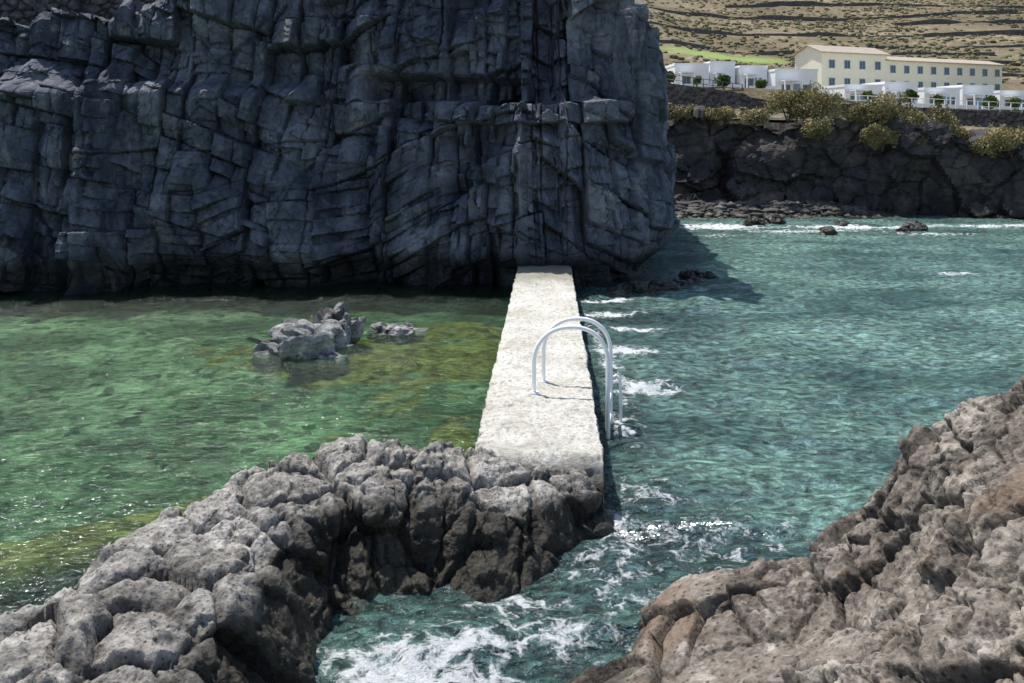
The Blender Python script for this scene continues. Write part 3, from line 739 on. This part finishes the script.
def railing(pts, h, mat, label, step, nm="fence"):
    pts = np.array(pts, float); e = empty(nm, pts[0])
    L_ = pts - pts[0]
    for a in range(len(L_) - 1):
        p, q_ = L_[a], L_[a + 1]; n = max(1, int(np.linalg.norm(q_ - p) / step))
        for i in range(n + (a == len(L_) - 2)):
            c = p + (q_ - p) * i / n
            boxes("post", [(c[0] - 0.04, c[0] + 0.04, c[1] - 0.04, c[1] + 0.04, c[2] - 0.1, c[2] + h)], [mat], e)
        for hh in (0.45 * h, h + 0.03):
            tube("rail", [p + (0, 0, hh), (p + q_) / 2 + (0, 0, hh), q_ + (0, 0, hh)], 0.035, mat, e, 6)
    tag(e, label, "railing"); return e
railing([(13, 86.35, 9.85), (15.4, 86.35, 9.7), (23.3, 86.35, 8.6)], 0.9, M_metal, "dark metal railing on top of the stone retaining wall", 0.9)
railing([(26, 86.35, 7.9), (51.6, 86.35, 6.7), (60, 86.35, 6.4)], 0.9, M_rail, "white painted railing on top of the stone retaining wall", 1.1)

# ------------------------------------------------------------------ houses
def window(e, x, z, w, h, yf):
    fr = 0.07
    boxes("window", [(x - w / 2, x + w / 2, yf - 0.03, yf - 0.005, z, z + h), (x - w / 2 - fr, x - w / 2, yf - 0.07, yf - 0.005, z - fr, z + h + fr), (x + w / 2, x + w / 2 + fr, yf - 0.07, yf - 0.005, z - fr, z + h + fr),
                     (x - w / 2, x + w / 2, yf - 0.07, yf - 0.005, z + h, z + h + fr), (x - w / 2, x + w / 2, yf - 0.1, yf - 0.005, z - fr, z), (x - 0.025, x + 0.025, yf - 0.05, yf - 0.031, z, z + h)],
          [M_glass, M_blue, M_white], e, [0, 1, 1, 1, 2, 1])
def door(e, x, z, w, h, yf, mat):
    boxes("door", [(x - w / 2, x + w / 2, yf - 0.04, yf - 0.005, z, z + h), (x - w / 2 - .08, x - w / 2, yf - 0.07, yf - 0.005, z, z + h + .08), (x + w / 2, x + w / 2 + .08, yf - 0.07, yf - 0.005, z, z + h + .08), (x - w / 2, x + w / 2, yf - 0.07, yf - 0.005, z + h, z + h + .08)], [mat, M_white], e, [0, 1, 1, 1])

def villa(x, y, z, rot, L_, D, H_, mat, label, win, ridge_h=0.9):
    e = empty("house", (x, y, z), rot)
    V = [(0, 0, -1), (L_, 0, -1), (L_, D, -1), (0, D, -1), (0, 0, H_), (L_, 0, H_), (L_, D, H_), (0, D, H_), (0, D / 2, H_ + ridge_h), (L_, D / 2, H_ + ridge_h)]
    F = [[0, 1, 5, 4], [1, 2, 6, 9, 5], [2, 3, 7, 6], [3, 0, 4, 8, 7], [4, 5, 9, 8], [6, 7, 8, 9]]
    make_mesh("wall", V, F, [mat], parent=e)
    o = 0.35; th = 0.14; k_ = ridge_h / (D / 2)
    V = []
    for xx_ in (-o, L_ + o):
        V += [(xx_, -o, H_ - o * k_ + 0.03), (xx_, D / 2, H_ + ridge_h + 0.03), (xx_, D + o, H_ - o * k_ + 0.03), (xx_, D + o, H_ - o * k_ + th + .03), (xx_, D / 2, H_ + ridge_h + th + .03), (xx_, -o, H_ - o * k_ + th + .03)]
    F = [[i, i + 6, (i + 1) % 6 + 6, (i + 1) % 6] for i in range(6)] + [[0, 1, 4, 5], [1, 2, 3, 4], [6, 11, 10, 7], [7, 10, 9, 8]]
    make_mesh("roof", V, F, [M_roof], parent=e)
    for (wx, wz, ww, wh) in win: window(e, wx, wz, ww, wh, 0)
    tag(e, label, "house"); return e

ya = math.atan2(12, 30)
zb_ = 7.8
villa(39.2, 108, zb_, ya, 10.8, 5.0, 7.2, M_cream, "taller cream two-storey house with tan pitched roof", [(x, 5.2, 0.8, 1.0) for x in (1.6, 4.1, 6.6, 9.2)] + [(x, 2.9, 0.8, 1.0) for x in (1.6, 4.1, 6.6, 9.2)], 1.0)
villa(39.2 + 10.8 * math.cos(ya) - 0.12, 108 + 10.8 * math.sin(ya) + 0.25, zb_, ya, 21.5, 5.0, 6.5, M_cream, "long cream two-storey building with blue windows and tan roof",
      [(x, 4.9, 0.75, 0.95) for x in np.arange(1.3, 21, 2.4)] + [(x, 2.8, 0.75, 1.0) for x in np.arange(1.3, 21, 2.4)], 0.7)

def flat_house(x, y, z, rot, L_, D, H_, label, n, dr=True, group=None, mat=None):
    mat = mat or M_white
    e = empty("house", (x, y, z), rot)
    boxes("wall", [(0, L_, 0, D, -1.0, H_)], [mat], e)
    p = 0.3
    boxes("parapet", [(-0.06, L_ + 0.06, -0.06, 0.14, H_ + 0.002, H_ + p), (-0.06, 0.14, 0.142, D, H_ + 0.002, H_ + p - 0.003), (L_ - 0.14, L_ + 0.06, 0.142, D, H_ + 0.002, H_ + p - 0.003)], [mat], e)
    xs_ = np.linspace(0, L_, n + 2)[1:-1]
    for i, xw in enumerate(xs_):
        if dr and i == n // 2: door(e, xw, 0.05, 0.9, 2.0, 0, M_blue)
        else: window(e, xw, 0.85, 0.9, 1.05, 0)
    boxes("porch", [(L_ * 0.08, L_ * 0.5, -1.5, -0.01, 2.28, 2.38), (L_ * 0.08, L_ * 0.08 + .14, -1.5, -1.36, -0.5, 2.277), (L_ * 0.5 - .14, L_ * 0.5, -1.5, -1.36, -0.5, 2.277)], [M_white], e)
    boxes("garden_wall", [(0, L_ * 0.97, -3.2, -3.0, -0.8, 0.9)], [M_white], e)
    tag(e, label, "house", group); return e
g = "row of white terraced houses"
for i in range(5):
    flat_house(38.6 + i * 5.3, 99 + i * 1.4, 7.25 - 0.10 * i, 0.22, 4.9 - 0.5 * (i % 2), 4.5, 2.8 + (0.5 if i % 2 else 0), "low white flat-roofed terraced house with blue door", 3, True, g)
flat_house(18.9, 99, 9.3, 0.06, 4.0, 4.5, 3.2, "white flat-roofed house above the stone retaining wall", 2, True)
flat_house(23.2, 100, 9.3, 0.08, 3.0, 4.5, 3.5, "narrow white flat-roofed house with parapet", 2, True)
flat_house(26.6, 99.6, 9.1, 0.1, 3.3, 4.5, 3.2, "white cubic house with dark windows and porch", 2, True)
flat_house(30.3, 98.2, 8.3, 0.15, 5.2, 4.5, 3.5, "broad plain white house next to the cream building", 3, True)

# ------------------------------------------------------------------ seabed
xs = np.r_[-45, np.linspace(-30, 12, 380), np.linspace(12.5, 80, 90)]
ys = np.r_[np.linspace(-12, 3.9, 14), np.linspace(4, 26, 280), np.linspace(26.3, 52, 90)]
X, Y = np.meshgrid(xs, ys)
Pq = np.stack([X.ravel(), Y.ravel(), 0 * X.ravel()], 1)
nz = fbm(Pq * 0.5, 3, 3).reshape(X.shape); nz2 = fbm(Pq * 2.2, 3, 4).reshape(X.shape)
wallx = 0.285 + (Y - 9.42) * 0.0434
poolm = sstep(0.2, -0.4, X - wallx)
def blob(x, y, rx, ry): return np.exp(-(((X - x) / rx) ** 2 + ((Y - y) / ry) ** 2))
def seg(ax, ay, bx, by, r_):
    k = np.clip(((X - ax) * (bx - ax) + (Y - ay) * (by - ay)) / ((bx - ax) ** 2 + (by - ay) ** 2), 0, 1)
    return np.exp(-((X - ax - k * (bx - ax)) ** 2 + (Y - ay - k * (by - ay)) ** 2) / r_ ** 2)
reefb = np.maximum.reduce([blob(-2.6, 17.2, 2.6, 1.7), 0.95 * blob(-0.9, 17.0, 1.3, 1.9), 0.9 * blob(-0.75, 12.4, 0.6, 1.5), blob(-4.0, 17.0, 1.7, 1.3), 0.8 * blob(-1.0, 19.2, 1.3, 1.0)])
strip = np.maximum(seg(-7.0, 7.6, -5.0, 8.5, 0.55), seg(-5.0, 8.5, -3.0, 9.9, 0.5))
strip = np.maximum(strip, 0.9 * seg(-3.0, 9.9, -1.0, 9.7, 0.35))
reef = sstep(0.26, 0.52, reefb + nz2 * 0.45 + nz * 0.35)
reef = np.maximum(reef, sstep(0.25, 0.6, strip + nz2 * 0.3))
dep = np.interp(Y, [7, 8, 12, 17, 20], [-1.2, -0.9, -0.62, -0.45, -0.4])
Z = dep + 0.10 * nz + 0.04 * nz2 + 0.32 * reefb
Z = Z + (-0.06 + 0.05 * nz2 - Z) * sstep(0.1, 0.7, strip)
Z = Z * poolm + (-1.9 + 0.4 * nz + 0.1 * nz2) * (1 - poolm)
Z = np.minimum(Z, -0.03)
beach = sstep(41.5, 46.5, Y) * sstep(22, 17, X)
Z = np.where(Y > 34, -1.4 + 0 * Z, Z)
Z = Z + sstep(36, 42, Y) * 1.0 + beach * 0.95
bed = make_mesh("seabed", np.stack([X, Y, Z], -1).reshape(-1, 3), grid_faces(len(ys), len(xs)), [M_bed], True, {'reef': reef * 0.95, 'beach': sstep(38, 43, Y)})
tag(bed, None, None, None, "structure")

n = 1300
px = rng.uniform(6.5, 20, n); py = 41.5 + rng.random(n) * 5
pz = -0.4 + 0.95 * sstep(41.5, 46.5, py) * sstep(22, 17, px) + 0.05
Vs, Fs = [], []
for i in range(n):
    s = 0.08 + 0.24 * rng.random() ** 3
    Vs.append(IV * (1 + rng.uniform(-0.25, 0.25, (len(IV), 1))) * np.array([s * 1.2, s, s * 0.7]) + (px[i], py[i], pz[i])); Fs.append(IF + i * len(IV))
pb = make_mesh("beach_stones", np.concatenate(Vs), np.concatenate(Fs), [M_boulder], False, {'cav': np.ones(n * len(IV))})
tag(pb, "grey stones covering the narrow beach below the cliff", "stones", None, "stuff")

# ------------------------------------------------------------------ water
def xb(y):
    return np.interp(y, [-12, 2.0, 4.2, 5.6, 6.5, 7.4, 8.25, 8.8, 9.05, 9.12, 24.5, 26, 60], [-4.5, -4.1, -3.62, -3.38, -3.16, -2.92, -2.5, -2.0, -0.5, 0.27, 0.95, 1.0, 1.0])
rows = np.r_[np.linspace(-12, 3.5, 10), 4 * (60 / 4) ** np.linspace(0, 1, 470)]
rows = np.unique(np.r_[rows, 8.8, 9.05, 9.12])
FO = [(-0.34, 7.0, 1.0, 0.4, 0.66), (-0.9, 6.6, 0.8, 0.5, 0.82), (0.4, 7.1, 0.8, 0.35, 0.6), (-0.4, 6.3, 0.8, 0.4, .68), (0.9, 8.2, 0.6, 0.9, 0.46), (1.9, 8.8, 1.4, 0.9, 0.44), (1.5, 9.7, 0.6, 0.9, 0.44), (1.3, 7.6, 0.8, 0.3, 0.5), (2.4, 7.9, 0.6, 0.4, 0.45),
      (0.1, 7.6, 0.6, 0.3, 0.6), (1.1, 8.9, 0.4, 0.7, 0.65), (2.5, 18.1, 0.9, 0.26, 0.85), (2.1, 16.1, 0.7, 0.35, 0.95), (2.2, 14.0, 0.7, 0.5, 0.8), (2.3, 20.0, 1.0, 0.24, 0.9), (2.5, 21.6, 1.0, 0.22, 0.85), (1.6, 12.2, 0.3, 1.2, 0.5), (1.75, 15.5, 0.22, 4, .6),
      (9.5, 39.5, 3.0, 1.2, 0.85), (13, 37.5, 4, 0.8, 0.7), (16, 39.2, 5, 0.9, 0.8), (13.4, 25.6, 0.9, 0.3, 0.7), (23, 39.5, 6, 1.0, 0.75), (18, 36.5, 3, 0.6, 0.6), (8, 36, 2, 0.5, 0.55), (30, 38.5, 5, 0.8, 0.7), (6.2, 24.0, .6, .5, .45)]
def wsurf(name, side, ncol, span, pw, ampl, mat, lab):
    k_ = np.linspace(0, 1, ncol) ** pw
    XB = xb(rows)
    if side > 0: X = XB[:, None] + k_[None, :] * span
    else: X = XB[:, None] - k_[::-1][None, :] * span
    Y = np.repeat(rows[:, None], ncol, 1)
    q = np.stack([X.ravel(), Y.ravel(), 0 * X.ravel()], 1)
    Z = ampl * (1.0 * fbm(q * np.array([0.45, 0.8, 1]), 3, 12) + 0.6 * fbm(q * np.array([1.4, 2.3, 1]) , 3, 13))
    if side > 0:
        fo = np.zeros(len(q))
        for (x, y, rx, ry, s) in FO:
            fo = np.maximum(fo, s * np.exp(-((q[:, 0] - x) / rx) ** 2 - ((q[:, 1] - y) / ry) ** 2))
        Z = Z + fo * 0.14 * fbm(q * 4, 4, 14) + fo * 0.03
        wx = 0.285 + (q[:, 1] - 9.42) * 0.0434 + 0.75
        deep_shade = 0.85 * np.exp(-np.clip((q[:, 0] - wx) / 1.4, 0, 9) ** 2) + 0.95 * sstep(9.8, 7.2, q[:, 1] + 0.8 * fbm(q, 2, 44)) + sstep(23.5, 27, q[:, 1]) * sstep(8, 5, q[:, 0]) * .5
        deep_shade = deep_shade + 0.5 * sstep(0.08, 0.35, fbm(q * np.array([0.3, 0.35, 1]), 3, 46))
        deep_shade = np.clip(deep_shade, 0, 1) * 0.9
    else:
        fo = 0.4 * np.exp(-((q[:, 0] + 4.0) / .5) ** 2 - ((q[:, 1] - 6.2) / 0.9) ** 2)
        deep_shade = 0.9 * sstep(19, 22.5, q[:, 1] + 0.5 * fbm(q * 0.6, 2, 3)) + 0.8 * sstep(8.0, 7.0, q[:, 1] - 0.55 * (q[:, 0] + 4.5))  # far strip: cliff shade and reflection painted in; near corner: deep water
        deep_shade = np.clip(deep_shade, 0, 0.95)
    ob = make_mesh(name, np.stack([q[:, 0], q[:, 1], Z], 1), grid_faces(len(rows), ncol), [mat], True, {'foam': fo, 'deep_shade': deep_shade})
    tag(ob, lab, None, None, "structure")
wsurf("sea", 1, 420, 90, 2.2, 0.10, M_sea, "choppy teal sea water with white foam")
wsurf("pool_water", -1, 300, 45, 1.8, 0.015, M_pool, "calm clear green tidal pool water")

# ------------------------------------------------------------------ ladder
lad = empty("pool_ladder", (1.2, 12.05, 0.6))
def arch(x0, x1, y, y1, zb0, ztop_, zb1):
    c = (x0 + x1) / 2; a = (x1 - x0) / 2
    pts = [(x0, y, zb0), (x0, y, (zb0 + ztop_ - a) / 2), (x0, y, ztop_ - a * 0.95)]
    for th in np.linspace(np.pi, 0, 26)[1:-1]:
        kx = np.sign(math.cos(th)) * abs(math.cos(th)) ** 0.85
        pts.append((c + a * kx, y, ztop_ - a * 0.95 + a * 0.95 * math.sin(th)))
    pts += [(x1, y, ztop_ - a * 0.95), (x1, y, 0.5), (x1, y, 0.0), (x1, y, zb1)]
    p = np.array(pts); p[:, 1] = np.interp(p[:, 0], [x0, x1], [y, y1])
    return p - np.array([1.2, 12.05, 0.6])
tube("handrail", arch(0.30, 1.32, 11.7, 11.75, 0.58, 1.50, -0.9), 0.030, M_rail, lad)
tube("handrail", arch(0.45, 1.42, 12.25, 12.3, 0.58, 1.50, -0.9), 0.030, M_rail, lad)
for zr in (0.42, 0.12, -0.2, -0.5):
    tube("rung", [(0.12, -0.3, zr - 0.6), (0.17, -0.02, zr - 0.6), (0.22, 0.25, zr - 0.6)], 0.024, M_rail, lad, 10)
tube("brace", [(0.22, 0.25, 0.03), (0.30, 0.27, 0.07), (0.36, 0.30, 0.0), (0.375, 0.30, -0.2), (0.375, 0.30, -1.2)], 0.022, M_rail, lad, 10)
for (x, y) in ((0.30, 11.7), (0.45, 12.25)):
    a = np.linspace(0, 2 * np.pi, 20, endpoint=False)
    V = [(x - 1.2 + 0.065 * math.cos(t_), y - 12.05 + 0.065 * math.sin(t_), zq) for zq in (-0.01, 0.022) for t_ in a]
    F = [[i, (i + 1) % 20, 20 + (i + 1) % 20, 20 + i] for i in range(20)] + [list(range(20, 40))]
    make_mesh("base_plate", V, F, [M_rail], parent=lad)
tag(lad, "white tubular metal ladder with two arched handrails on the wall", "ladder")

# ------------------------------------------------------------------ light, world, camera
sd = Vector((-0.33, 0.32, 1.0)).normalized()
sun = bpy.data.lights.new("sun", 'SUN'); sun.energy = 5.0; sun.angle = math.radians(0.5); sun.color = (1.0, 0.965, 0.91)
so = bpy.data.objects.new("sun", sun); COL.objects.link(so)
so.rotation_euler = sd.to_track_quat('Z', 'Y').to_euler()
w = bpy.data.worlds.new("World"); scene.world = w; w.use_nodes = True
nt = w.node_tree; nt.nodes.clear()
sk = nt.nodes.new('ShaderNodeTexSky'); sk.sky_type = 'NISHITA'; sk.sun_disc = False
sk.sun_elevation = math.asin(sd.z); sk.sun_rotation = math.atan2(sd.x, sd.y)
bg = nt.nodes.new('ShaderNodeBackground'); bg.inputs[1].default_value = 0.145
wo = nt.nodes.new('ShaderNodeOutputWorld')
nt.links.new(sk.outputs[0], bg.inputs[0]); nt.links.new(bg.outputs[0], wo.inputs[0])

cam = bpy.data.cameras.new("camera"); co = bpy.data.objects.new("camera", cam); COL.objects.link(co)
co.location = (0, 0, CAMH); co.rotation_euler = (math.radians(90), 0, 0)
cam.lens = 30; cam.sensor_width = 36; cam.shift_y = -0.1987; cam.clip_end = 2000; cam.clip_start = 0.1
scene.camera = co
scene.view_settings.view_transform = 'Standard'; scene.view_settings.look = 'None'; scene.view_settings.exposure = 0
